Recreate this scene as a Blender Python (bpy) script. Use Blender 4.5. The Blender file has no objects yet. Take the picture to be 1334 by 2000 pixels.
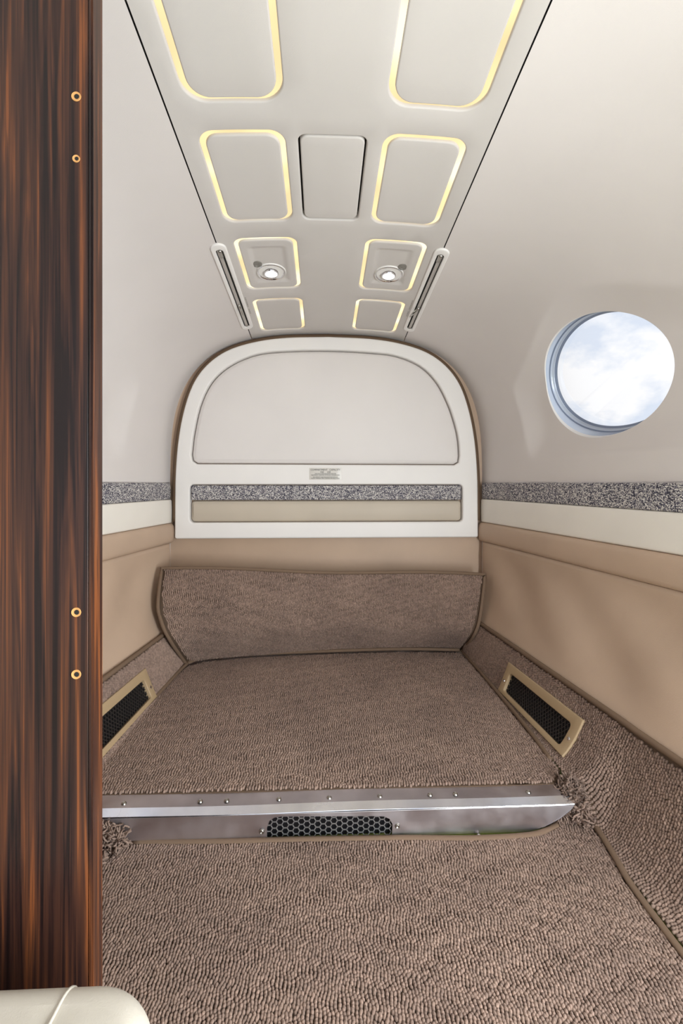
import bpy, math, random
import numpy as np
from math import sin, cos, pi, radians, sqrt
from mathutils import Vector, Matrix
from mathutils.geometry import delaunay_2d_cdt

random.seed(7)
rng = np.random.default_rng(7)
SC = bpy.context.scene
COL = SC.collection

# ------------------------------------------------------------------ camera, sky, lights, exposure
CAMX, CAMZ, YAW = -0.0203, 0.64, radians(2.38)
cd = bpy.data.cameras.new('camera')
cam = bpy.data.objects.new('camera', cd); COL.objects.link(cam)
cam.location = (CAMX, 0, CAMZ)
cam.rotation_euler = (pi / 2, 0, -YAW)
cd.sensor_fit = 'AUTO'; cd.sensor_width = 36; cd.lens = 16.0
cd.shift_y = -57 / 2000
cd.clip_start = 0.01
SC.camera = cam

SC.view_settings.view_transform = 'Standard'
SC.view_settings.look = 'None'
SC.view_settings.gamma = 1
SC.view_settings.use_curve_mapping = False
SC.view_settings.exposure = 0.0
SC.cycles.use_denoising = True
SC.cycles.max_bounces = 10
SC.cycles.diffuse_bounces = 6
SC.cycles.sample_clamp_indirect = 4.0

world = bpy.data.worlds.new('sky'); SC.world = world
world.use_nodes = True
wn, wl = world.node_tree.nodes, world.node_tree.links
wn.clear()
w_out = wn.new('ShaderNodeOutputWorld'); w_bg = wn.new('ShaderNodeBackground')
w_tc = wn.new('ShaderNodeTexCoord'); w_map = wn.new('ShaderNodeMapping')
w_map.inputs['Scale'].default_value = (1, 1, 1.5)
w_map.inputs['Location'].default_value = (0.75, 0.1, 0.36)
w_no = wn.new('ShaderNodeTexNoise'); w_no.inputs['Scale'].default_value = 3.6
w_no.inputs['Detail'].default_value = 9; w_no.inputs['Roughness'].default_value = 0.55
w_ra = wn.new('ShaderNodeValToRGB')
w_ra.color_ramp.elements[0].position = 0.42; w_ra.color_ramp.elements[0].color = (0.76, 0.83, 0.95, 1)
w_ra.color_ramp.elements[1].position = 0.50; w_ra.color_ramp.elements[1].color = (1.06, 1.06, 1.07, 1)
wl.new(w_tc.outputs['Generated'], w_map.inputs['Vector'])
wl.new(w_map.outputs[0], w_no.inputs['Vector'])
wl.new(w_no.outputs['Fac'], w_ra.inputs['Fac'])
wl.new(w_ra.outputs[0], w_bg.inputs['Color'])
w_bg.inputs['Strength'].default_value = 1.0
wl.new(w_bg.outputs[0], w_out.inputs[0])


def area_light(name, loc, target, sx, sy, power, color):
    l = bpy.data.lights.new(name, 'AREA'); l.shape = 'RECTANGLE'
    l.size, l.size_y, l.energy, l.color = sx, sy, power, color
    o = bpy.data.objects.new(name, l); COL.objects.link(o)
    o.location = loc
    o.rotation_euler = (Vector(target) - Vector(loc)).to_track_quat('-Z', 'Y').to_euler()
    return o


# daylight of the cabin ahead (behind the camera): the cabin's windows and the open entrance door
area_light('cabin_daylight', (0.05, -0.75, 0.72), (0.0, 1.6, 0.62), 1.0, 0.9, 1.0, (0.92, 0.975, 1.0))
area_light('door_daylight', (0.67, 0.10, 0.44), (-0.60, 0.55, 0.46), 0.6, 0.7, 44.0, (0.92, 0.975, 1.0))

# ------------------------------------------------------------------ materials
def mat(name, color, rough=0.6, metal=0.0, spec=0.5, sheen=0.0):
    m = bpy.data.materials.new(name); m.use_nodes = True
    b = m.node_tree.nodes['Principled BSDF']
    b.inputs['Base Color'].default_value = (*color, 1)
    b.inputs['Roughness'].default_value = rough
    b.inputs['Metallic'].default_value = metal
    b.inputs['Specular IOR Level'].default_value = spec
    if sheen:
        b.inputs['Sheen Weight'].default_value = sheen
    return m, m.node_tree.nodes, m.node_tree.links, b


def s2l(r, g, b):
    f = lambda c: (c / 255 / 12.92) if c / 255 <= 0.04045 else ((c / 255 + 0.055) / 1.055) ** 2.4
    return (f(r), f(g), f(b))


def add_bump(n, l, b, height, strength, dist):
    bp = n.new('ShaderNodeBump'); bp.inputs['Strength'].default_value = strength
    bp.inputs['Distance'].default_value = dist
    l.new(height, bp.inputs['Height']); l.new(bp.outputs[0], b.inputs['Normal'])
    return bp


def coords(n, l, kind='Object', scale=(1, 1, 1)):
    tc = n.new('ShaderNodeTexCoord'); mp = n.new('ShaderNodeMapping')
    mp.inputs['Scale'].default_value = scale
    l.new(tc.outputs[kind], mp.inputs['Vector'])
    return mp.outputs[0]


def noise(n, l, vec, scale, detail=3, rough=0.5, dist=0.0):
    t = n.new('ShaderNodeTexNoise'); t.inputs['Scale'].default_value = scale
    t.inputs['Detail'].default_value = detail; t.inputs['Roughness'].default_value = rough
    t.inputs['Distortion'].default_value = dist
    l.new(vec, t.inputs['Vector'])
    return t.outputs['Fac']


def ramp(n, l, fac, stops, interp='LINEAR'):
    r = n.new('ShaderNodeValToRGB'); r.color_ramp.interpolation = interp
    while len(r.color_ramp.elements) < len(stops):
        r.color_ramp.elements.new(0.5)
    for e, (p, c) in zip(r.color_ramp.elements, stops):
        e.position = p; e.color = (*c, 1)
    l.new(fac, r.inputs['Fac'])
    return r.outputs[0]


def leather(name, color, var=0.05, rough=0.55, grain=0.15, gscale=900, fold=0.0):
    m, n, l, b = mat(name, color, rough, spec=0.35)
    v = coords(n, l)
    big = noise(n, l, v, 6, 3)
    c = ramp(n, l, big, [(0.3, tuple(x * (1 - var) for x in color)), (0.7, tuple(min(1, x * (1 + var)) for x in color))])
    l.new(c, b.inputs['Base Color'])
    vo = n.new('ShaderNodeTexVoronoi'); vo.inputs['Scale'].default_value = gscale
    l.new(v, vo.inputs['Vector'])
    add_bump(n, l, b, vo.outputs['Distance'], grain, 0.0006)
    return m


CREAM = s2l(222, 214, 204)
M = {}
M['headliner'] = leather('headliner_vinyl', s2l(202, 196, 192), 0.02, 0.6, 0.10, 1100)
M['sidewall'] = leather('sidewall_vinyl', s2l(215, 208, 205), 0.02, 0.6, 0.10, 1100)
M['frame'] = leather('frame_vinyl', s2l(233, 229, 226), 0.015, 0.5, 0.08, 1100)
M['cushion'] = leather('cushion_vinyl', s2l(223, 217, 214), 0.02, 0.5, 0.08, 1100)
M['tan'] = leather('tan_leather', s2l(188, 163, 142), 0.06, 0.5, 0.2, 700)
M['tan_back'] = leather('tan_bulkhead_leather', s2l(184, 158, 136), 0.05, 0.5, 0.2, 700)
M['cream_pad'] = leather('cream_leather', s2l(232, 226, 217), 0.03, 0.5, 0.12, 900)
M['olive_pad'] = leather('stone_leather', s2l(192, 180, 164), 0.03, 0.5, 0.12, 900)
M['seat'] = leather('seat_leather', s2l(206, 200, 188), 0.03, 0.5, 0.15, 800)
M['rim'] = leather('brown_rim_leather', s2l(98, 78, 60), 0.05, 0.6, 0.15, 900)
M['dark'] = mat('dark_gap', (0.012, 0.011, 0.01), 0.9)[0]
M['black'] = mat('black_vent', (0.006, 0.006, 0.008), 0.35)[0]
M['vent_wire'] = mat('vent_wire', (0.026, 0.023, 0.022), 0.3)[0]
M['grille_tan'] = mat('tan_painted_metal', s2l(172, 148, 116), 0.45)[0]
M['chrome'] = mat('chrome', (0.8, 0.8, 0.82), 0.08, 1.0)[0]
M['steel'] = mat('dull_steel', (0.42, 0.40, 0.37), 0.32, 1.0)[0]
M['rail'] = mat('anodised_rail', (0.50, 0.47, 0.44), 0.35, 0.7)[0]
M['disc'] = mat('grey_disc', s2l(140, 136, 130), 0.5, 0.4)[0]
M['mesh_wire'] = mat('zinc_mesh', (0.62, 0.63, 0.64), 0.35, 0.85)[0]
M['primer'] = mat('green_primer', s2l(150, 160, 84), 0.5)[0]
M['ink'] = mat('placard_ink', (0.02, 0.02, 0.025), 0.7)[0]
M['placard'] = mat('placard_film', s2l(212, 207, 200), 0.35)[0]
M['hole'] = mat('bare_wood', s2l(205, 150, 90), 0.6)[0]

# tweed fabric
m, n, l, b = mat('tweed_fabric', (0.3, 0.3, 0.3), 0.9, spec=0.1)
v = coords(n, l, 'Object', (1, 1, 1.25))
vo = n.new('ShaderNodeTexVoronoi'); vo.inputs['Scale'].default_value = 390; l.new(v, vo.inputs['Vector'])
wn_ = n.new('ShaderNodeTexWhiteNoise'); wn_.noise_dimensions = '3D'; l.new(vo.outputs['Color'], wn_.inputs['Vector'])
l.new(ramp(n, l, wn_.outputs['Value'], [(0.0, s2l(66, 64, 76)), (0.24, s2l(104, 102, 114)), (0.42, s2l(146, 141, 143)),
        (0.62, s2l(184, 179, 177)), (0.82, s2l(218, 213, 208))], 'CONSTANT'), b.inputs['Base Color'])
add_bump(n, l, b, vo.outputs['Distance'], 0.7, 0.0015)
M['tweed'] = m

# carpet backing, loops, binding tape
PILE = s2l(160, 136, 122)
m, n, l, b = mat('carpet_backing', s2l(92, 76, 64), 0.95, spec=0.05); M['backing'] = m
m, n, l, b = mat('carpet_loops', PILE, 0.95, spec=0.08, sheen=0.1)
oi = n.new('ShaderNodeObjectInfo')
cr = ramp(n, l, oi.outputs['Random'], [(0.0, tuple(x * 0.78 for x in PILE)), (0.6, PILE), (1.0, tuple(x * 1.18 for x in PILE))])
tc = n.new('ShaderNodeTexCoord'); ge = n.new('ShaderNodeNewGeometry')
nz = noise(n, l, ge.outputs['Position'], 7, 4)
mx = n.new('ShaderNodeMix'); mx.data_type = 'RGBA'; mx.blend_type = 'MULTIPLY'; mx.inputs['Factor'].default_value = 1
l.new(cr, mx.inputs['A'])
l.new(ramp(n, l, nz, [(0.3, (0.84, 0.83, 0.84)), (0.7, (1.1, 1.1, 1.1))]), mx.inputs['B'])
l.new(mx.outputs['Result'], b.inputs['Base Color'])
fz = noise(n, l, ge.outputs['Position'], 1300, 3, 0.7)
add_bump(n, l, b, fz, 0.9, 0.0016)
yarn = n.new('ShaderNodeMix'); yarn.data_type = 'RGBA'; yarn.blend_type = 'MULTIPLY'; yarn.inputs['Factor'].default_value = 1
l.new(mx.outputs['Result'], yarn.inputs['A'])
l.new(ramp(n, l, noise(n, l, ge.outputs['Position'], 900, 2), [(0.3, (0.80, 0.79, 0.78)), (0.72, (1.16, 1.16, 1.17))]), yarn.inputs['B'])
l.new(yarn.outputs['Result'], b.inputs['Base Color'])
M['loops'] = m
m, n, l, b = mat('binding_tape', s2l(118, 98, 82), 0.85, spec=0.1)
v = coords(n, l)
add_bump(n, l, b, noise(n, l, v, 900, 2), 0.5, 0.0006); M['binding'] = m

# macassar ebony
m, n, l, b = mat('macassar_ebony', (0.1, 0.04, 0.02), 0.38, spec=0.28)
v = coords(n, l, 'Object', (1, 1, 0.026))
w1 = noise(n, l, v, 85, 4, 0.55, 0.9)
w2 = noise(n, l, coords(n, l, 'Object', (1, 1, 0.008)), 420, 4, 0.6, 0.3)
mm = n.new('ShaderNodeMath'); mm.operation = 'MULTIPLY_ADD'; mm.inputs[1].default_value = 0.42
l.new(w2, mm.inputs[0]); l.new(w1, mm.inputs[2])
big = noise(n, l, coords(n, l, 'Object', (1, 1, 0.10)), 14, 2)
m2 = n.new('ShaderNodeMath'); m2.operation = 'MULTIPLY_ADD'; m2.inputs[1].default_value = 0.25
l.new(big, m2.inputs[0]); l.new(mm.outputs[0], m2.inputs[2])
l.new(ramp(n, l, m2.outputs[0], [(0.70, s2l(24, 15, 15)), (0.79, s2l(45, 27, 23)), (0.87, s2l(61, 37, 28)), (0.95, s2l(84, 49, 31)), (1.0, s2l(112, 64, 36))]), b.inputs['Base Color'])
b.inputs['Coat Weight'].default_value = 0.04; b.inputs['Coat Roughness'].default_value = 0.15
M['wood'] = m

# brushed, scratched aluminium
def alu(name, lo, hi, ro, bump):
    m, n, l, b = mat(name, lo, 0.3, 1.0)
    br = noise(n, l, coords(n, l, 'Object', (0.12, 1, 1)), 260, 5, 0.7)
    sm = noise(n, l, coords(n, l), 14, 4)
    l.new(ramp(n, l, sm, [(0.35, (ro[0],) * 3), (0.7, (ro[1],) * 3)]), b.inputs['Roughness'])
    l.new(ramp(n, l, sm, [(0.3, lo), (0.7, hi)]), b.inputs['Base Color'])
    add_bump(n, l, b, br, bump, 0.0006)
    return m


M['alu'] = alu('aluminium', s2l(205, 200, 206), s2l(228, 225, 230), (0.34, 0.50), 0.12)
M['alu_bright'] = alu('polished_aluminium_sky_tint', s2l(214, 216, 226), s2l(240, 241, 248), (0.14, 0.30), 0.10)  # nosing metal; the reflected sky is put into its brighter, bluish base colour
M['alu_dull'] = alu('scuffed_aluminium', s2l(172, 165, 170), s2l(202, 195, 199), (0.40, 0.55), 0.16)

# window parts
m, n, l, b = mat('window_reveal', s2l(196, 206, 224), 0.2, 0.1, 0.6); M['reveal'] = m
m, n, l, b = mat('window_gasket', s2l(128, 140, 164), 0.4); M['gasket'] = m
m = bpy.data.materials.new('acrylic_pane'); m.use_nodes = True
n, l = m.node_tree.nodes, m.node_tree.links; n.clear()
o_ = n.new('ShaderNodeOutputMaterial'); t_ = n.new('ShaderNodeBsdfTransparent'); g_ = n.new('ShaderNodeBsdfGlossy')
g_.inputs['Roughness'].default_value = 0.03; x_ = n.new('ShaderNodeMixShader'); f_ = n.new('ShaderNodeFresnel')
f_.inputs['IOR'].default_value = 1.25
t_.inputs['Color'].default_value = (0.985, 0.99, 1, 1)
l.new(f_.outputs[0], x_.inputs[0]); l.new(t_.outputs[0], x_.inputs[1]); l.new(g_.outputs[0], x_.inputs[2]); l.new(x_.outputs[0], o_.inputs[0])
M['pane'] = m


def emit(name, color, strength, vary=0.0):
    m = bpy.data.materials.new(name); m.use_nodes = True
    n, l = m.node_tree.nodes, m.node_tree.links; n.clear()
    o = n.new('ShaderNodeOutputMaterial'); e = n.new('ShaderNodeEmission')
    e.inputs['Color'].default_value = (*color, 1); e.inputs['Strength'].default_value = strength
    if vary:
        v = coords(n, l)
        c = ramp(n, l, noise(n, l, v, 9, 1), [(0.34, tuple(x * (1 - vary) for x in color)), (0.5, color), (0.66, (1.25, 1.12, 0.8))])
        l.new(c, e.inputs['Color'])
    l.new(e.outputs[0], o.inputs[0])
    return m


M['glow'] = emit('cove_lamp', (1.12, 0.86, 0.46), 1.15, 0.15)
M['bulb'] = emit('bulb_glow', (1.0, 0.98, 0.95), 1.6)


# ------------------------------------------------------------------ object helpers
def mesh(name, V, F, material, parent=None, smooth=True):
    me = bpy.data.meshes.new(name)
    me.from_pydata([tuple(map(float, p)) for p in V], [], [tuple(map(int, f)) for f in F])
    mats = material if isinstance(material, (list, tuple)) else [material]
    for mt in mats:
        me.materials.append(mt)
    me.update()
    if smooth:
        me.polygons.foreach_set('use_smooth', [True] * len(me.polygons))
    o = bpy.data.objects.new(name, me); COL.objects.link(o)
    if parent is not None:
        o.parent = parent
    return o


def thing(name, label, cat, group=None, loc=(0, 0, 0)):
    o = bpy.data.objects.new(name, None); COL.objects.link(o)
    o.empty_display_size = 0.05
    o['label'] = label; o['category'] = cat; o['kind'] = 'thing'
    if group:
        o['group'] = group
    return o


def structure(o):
    o['kind'] = 'structure'
    return o


def fix_normals(o, toward=None):
    import bmesh
    bm = bmesh.new(); bm.from_mesh(o.data)
    bmesh.ops.recalc_face_normals(bm, faces=bm.faces)
    bm.to_mesh(o.data); bm.free()
    return o


def sharp(o, angle=40):
    o.data.set_sharp_from_angle(angle=radians(angle))
    return o


def round_rect(x0, x1, y0, y1, r, k=8, seg=0.012):
    pts = []
    cs = [(x1 - r, y0 + r, -pi / 2), (x1 - r, y1 - r, 0), (x0 + r, y1 - r, pi / 2), (x0 + r, y0 + r, pi)]
    for cx, cy, a0 in cs:
        for i in range(k + 1):
            a = a0 + pi / 2 * i / k
            pts.append((cx + r * cos(a), cy + r * sin(a)))
    return densify(pts, seg)


def densify(pts, seg):
    out = []
    for i, p in enumerate(pts):
        q = pts[(i + 1) % len(pts)]
        d = math.dist(p, q)
        if d < 1e-7:
            continue
        k = max(1, int(d / seg))
        for j in range(k):
            out.append((p[0] + (q[0] - p[0]) * j / k, p[1] + (q[1] - p[1]) * j / k))
    return out


def ellipse(cx, cy, a, b, k=48):
    return [(cx + a * cos(2 * pi * i / k), cy + b * sin(2 * pi * i / k)) for i in range(k)]


def area2(c):
    c = np.array(c); return 0.5 * np.sum(c[:, 0] * np.roll(c[:, 1], -1) - np.roll(c[:, 0], -1) * c[:, 1])


def smooth_closed(pts, seg=0.01, it=2):
    p = np.array(pts, float)
    for _ in range(it):                     # Chaikin
        q = np.roll(p, -1, 0)
        p = np.stack([0.75 * p + 0.25 * q, 0.25 * p + 0.75 * q], 1).reshape(-1, 2)
    return densify([tuple(x) for x in p], seg)


def inset(c, e):
    """contour moved inward by e (towards the inside of a counter-clockwise contour)"""
    c = np.array(c, float)
    if area2(c) < 0:
        c = c[::-1]
    t1 = c - np.roll(c, 1, 0); t2 = np.roll(c, -1, 0) - c
    t1 /= np.linalg.norm(t1, axis=1)[:, None] + 1e-12; t2 /= np.linalg.norm(t2, axis=1)[:, None] + 1e-12
    n = np.stack([-(t1[:, 1] + t2[:, 1]), t1[:, 0] + t2[:, 0]], 1)
    n /= np.linalg.norm(n, axis=1)[:, None] + 1e-12
    cosh = np.clip(np.sum(n * np.stack([-t1[:, 1], t1[:, 0]], 1), 1), 0.5, 1)
    return c + n * (e / cosh)[:, None]


def inside(P, c):
    c = np.asarray(c); x, y = P[:, 0], P[:, 1]
    r = np.zeros(len(P), bool)
    for (x1, y1), (x2, y2) in zip(c, np.roll(c, -1, 0)):
        if y1 == y2:
            continue
        k = ((y1 > y) != (y2 > y)) & (x < (x2 - x1) * (y - y1) / (y2 - y1) + x1)
        r ^= k
    return r


def fill(outer, holes=(), grid=0.03, extra=()):
    """triangulate a polygon with holes; returns 2-D points and triangles (boundary points come first)"""
    V, E = [], []
    for c in [outer, *holes, *extra]:
        b0 = len(V); V += [tuple(p) for p in c]
        E += [(b0 + i, b0 + (i + 1) % len(c)) for i in range(len(c))]
    o = np.array(outer); nb = len(V)
    if grid:
        gx = np.arange(o[:, 0].min(), o[:, 0].max(), grid); gy = np.arange(o[:, 1].min(), o[:, 1].max(), grid)
        G = np.stack(np.meshgrid(gx + grid / 2, gy + grid / 2), -1).reshape(-1, 2)
        k = inside(G, outer)
        for h in holes:
            k &= ~inside(G, h)
        G = G[k]
        B = np.array(V)
        if len(G):
            d = np.min(np.linalg.norm(G[:, None] - B[None], axis=2), 1)
            V += [tuple(p) for p in G[d > grid * 0.35]]
    vo, _, fo, *_ = delaunay_2d_cdt([Vector(p) for p in V], E, [], 0, 1e-7)
    P = np.array([(p.x, p.y) for p in vo]); F = np.array([f for f in fo if len(f) == 3])
    C = P[F].mean(1); k = inside(C, outer)
    for h in holes:
        k &= ~inside(C, h)
    return P, F[k]


def pad(name, outer, holes, mapf, thick, r, material, parent=None, crown=None, grid=0.03, K=5, edge_crown=0.0, back=0.0):
    """a slab with rounded front edges. mapf(x, y, h) gives the 3-D point, h towards the viewer"""
    V, F = [], []
    cs = [(np.array(outer)[::(1 if area2(outer) > 0 else -1)], 1)] + [(np.array(h)[::(1 if area2(h) > 0 else -1)], -1) for h in holes]
    last = []
    for c, sg in cs:
        rings = [(0, back), (0, thick - r)] + [(r * (1 - cos(a)), thick - r + r * sin(a)) for a in [pi / 2 * i / K for i in range(1, K + 1)]]
        prev = None
        for e, h in rings:
            q = inset(c, e * sg) if e else c
            b0 = len(V); V += [mapf(x, y, h) for x, y in q]
            if prev is not None:
                m_ = len(c)
                for i in range(m_):
                    j = (i + 1) % m_
                    F.append((prev + i, prev + j, b0 + j, b0 + i) if sg > 0 else (prev + j, prev + i, b0 + i, b0 + j))
            prev = b0
        last.append(q)
    P, T = fill(last[0], last[1:], grid)
    b0 = len(V)
    for x, y in P:
        V.append(mapf(x, y, thick + (crown(x, y) if crown else 0.0)))
    for t in T:
        F.append(tuple(b0 + i for i in t))
    o = mesh(name, V, F, material, parent)
    import bmesh
    bm = bmesh.new(); bm.from_mesh(o.data)
    bmesh.ops.remove_doubles(bm, verts=bm.verts, dist=2e-6)
    bmesh.ops.recalc_face_normals(bm, faces=bm.faces)
    bm.to_mesh(o.data); bm.free()
    # orient the front towards +h
    x, y = P[T[len(T) // 2]].mean(0)
    a = np.array(mapf(x, y, thick)); d = np.array(mapf(x, y, thick + 0.01)) - a
    best = min(o.data.polygons, key=lambda p: (Vector(a) - p.center).length)
    if Vector(d).dot(best.normal) < 0:
        o.data.flip_normals()
    o.data.polygons.foreach_set('use_smooth', [True] * len(o.data.polygons))
    return sharp(o, 50)


def tube(name, path, r, material, parent=None, k=8, closed=False, flat=1.0, up=(0, 0, 1)):
    """round or flattened tube along a 3-D path; flat squeezes it along 'up'"""
    P = np.array(path, float); N = len(P); V, F = [], []
    up = np.array(up, float)
    for i in range(N):
        a = P[(i - 1) % N] if (closed or i > 0) else P[0]
        c = P[(i + 1) % N] if (closed or i < N - 1) else P[-1]
        t = c - a; t /= np.linalg.norm(t) + 1e-12
        s = np.cross(t, up)
        if np.linalg.norm(s) < 1e-4:
            s = np.cross(t, np.array([1, 0.1, 0]))
        s /= np.linalg.norm(s); w = np.cross(s, t)
        for j in range(k):
            A_ = 2 * pi * j / k
            V.append(P[i] + r * cos(A_) * s + r * flat * sin(A_) * w)
    for i in range(N if closed else N - 1):
        i2 = (i + 1) % N
        for j in range(k):
            j2 = (j + 1) % k
            F.append((i * k + j, i * k + j2, i2 * k + j2, i2 * k + j))
    if not closed:
        F.append(tuple(range(k))[::-1]); F.append(tuple((N - 1) * k + j for j in range(k)))
    return fix_normals(mesh(name, V, F, material, parent))


def spline(pts, n=60, closed=False):
    P = np.array(pts, float); m_ = len(P); out = []
    seg = m_ if closed else m_ - 1
    per = max(1, n // seg)
    for i in range(seg):
        p0 = P[(i - 1) % m_] if closed or i > 0 else 2 * P[0] - P[1]
        p1, p2 = P[i], P[(i + 1) % m_]
        p3 = P[(i + 2) % m_] if closed or i + 2 < m_ else 2 * P[-1] - P[-2]
        for k in range(per):
            t = k / per
            out.append(0.5 * (2 * p1 + (p2 - p0) * t + (2 * p0 - 5 * p1 + 4 * p2 - p3) * t * t + (3 * p1 - p0 - 3 * p2 + p3) * t ** 3))
    if not closed:
        out.append(P[-1])
    return np.array(out)


def box(name, x0, x1, y0, y1, z0, z1, material, parent=None, bev=0.0):
    import bmesh
    bm = bmesh.new()
    vs = [bm.verts.new((x, y, z)) for x in (x0, x1) for y in (y0, y1) for z in (z0, z1)]
    for f in ((0, 1, 3, 2), (4, 6, 7, 5), (0, 4, 5, 1), (2, 3, 7, 6), (0, 2, 6, 4), (1, 5, 7, 3)):
        bm.faces.new([vs[i] for i in f])
    bmesh.ops.recalc_face_normals(bm, faces=bm.faces)
    if bev:
        bmesh.ops.bevel(bm, geom=list(bm.edges), offset=bev, segments=2, affect='EDGES')
    me = bpy.data.meshes.new(name); bm.to_mesh(me); bm.free(); me.materials.append(material)
    o = bpy.data.objects.new(name, me); COL.objects.link(o)
    if parent is not None:
        o.parent = parent
    return o


def lathe(name, prof, origin, axis, material, parent=None, k=32):
    """profile of (radius, height along axis)"""
    ax = Vector(axis).normalized(); s = ax.orthogonal().normalized(); w = ax.cross(s)
    V, F = [], []
    for r_, h in prof:
        for j in range(k):
            a = 2 * pi * j / k
            V.append(Vector(origin) + ax * h + (s * cos(a) + w * sin(a)) * r_)
    for i in range(len(prof) - 1):
        for j in range(k):
            j2 = (j + 1) % k
            F.append((i * k + j, i * k + j2, (i + 1) * k + j2, (i + 1) * k + j))
    if prof[-1][0] > 0:
        F.append(tuple((len(prof) - 1) * k + j for j in range(k)))
    return sharp(fix_normals(mesh(name, V, F, material, parent)), 50)


# ------------------------------------------------------------------ cabin section
NS = 3.1
ZB = 0.64                       # belt line: the tapering walls stand straight below it
XS = 0.2672                     # seam between headliner and sidewall
YA, YF = 1.60, -0.95            # aft and forward end


def Aw(Y): return min(0.70, 0.798 - 0.157 * Y)
def Bh(Y): return 0.665 - 0.092 * Y
def ceil_z(x, y): return ZB + Bh(y) * max(0.0, 1 - abs(x / Aw(y)) ** NS) ** (1 / NS)


def ceil_map(x, y, h):
    """point at distance h below the headliner"""
    e = 1e-4
    z = ceil_z(x, y)
    nx = -(ceil_z(x + e, y) - ceil_z(x - e, y)) / (2 * e); ny = -(ceil_z(x, y + e) - ceil_z(x, y - e)) / (2 * e)
    L = sqrt(nx * nx + ny * ny + 1)
    return (x - h * nx / L, y - h * ny / L, z - h / L)


def phimax(Y): return math.acos((XS / Aw(Y)) ** (NS / 2))
WQ = 1.5
def q_of_z(Y, z): return (math.asin(min(1, max(0, (z - ZB) / Bh(Y)) ** (NS / 2))) / phimax(Y)) ** (1 / WQ)


WINY, WINZ, WINA, WINB = 1.053, 0.8845, 0.190, 0.137
SCY = 1.02                      # middle of the scooped bay


def sst(a, b, x):
    t = min(1, max(0, (x - a) / (b - a))); return t * t * (3 - 2 * t)


SCP = [(-0.300, 0.715), (0.300, 0.715), (0.338, 0.925), (0.07, 1.065), (-0.07, 1.065), (-0.338, 0.925)]
SCH = []
for (ax_, az_), (bx_, bz_) in zip(SCP, SCP[1:] + SCP[:1]):
    L_ = math.hypot(bx_ - ax_, bz_ - az_); SCH.append((ax_, az_, (bz_ - az_) / L_, -(bx_ - ax_) / L_))


def scoop(Y, z):
    """shallow bay of the sidewall round the window (depth in metres)"""
    k = 0.014
    ds = [(Y - SCY - ax_) * nx_ + (z - az_) * nz_ for ax_, az_, nx_, nz_ in SCH]
    m_ = max(ds)
    if m_ > 0.06:
        return 0.0
    d = m_ + k * math.log(sum(math.exp((q - m_) / k) for q in ds))
    t = min(1.0, max(0.0, (0.012 - d) / 0.085))
    return 0.019 * (t * t * (3 - 2 * t) * 0.45 + 0.55 * (1 - (1 - t) ** 2) * min(1, t * 6))


def wall_pt(s, Y, q):
    ph = phimax(Y) * q ** WQ
    x = Aw(Y) * cos(ph) ** (2 / NS); z = ZB + Bh(Y) * sin(ph) ** (2 / NS)
    dd = scoop(Y, z)
    nx = (x / Aw(Y)) ** (NS - 1) / Aw(Y); nz = ((z - ZB) / Bh(Y)) ** (NS - 1) / Bh(Y)
    L = sqrt(nx * nx + nz * nz)
    return (s * (x + dd * nx / L), Y, z + dd * nz / L)


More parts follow.
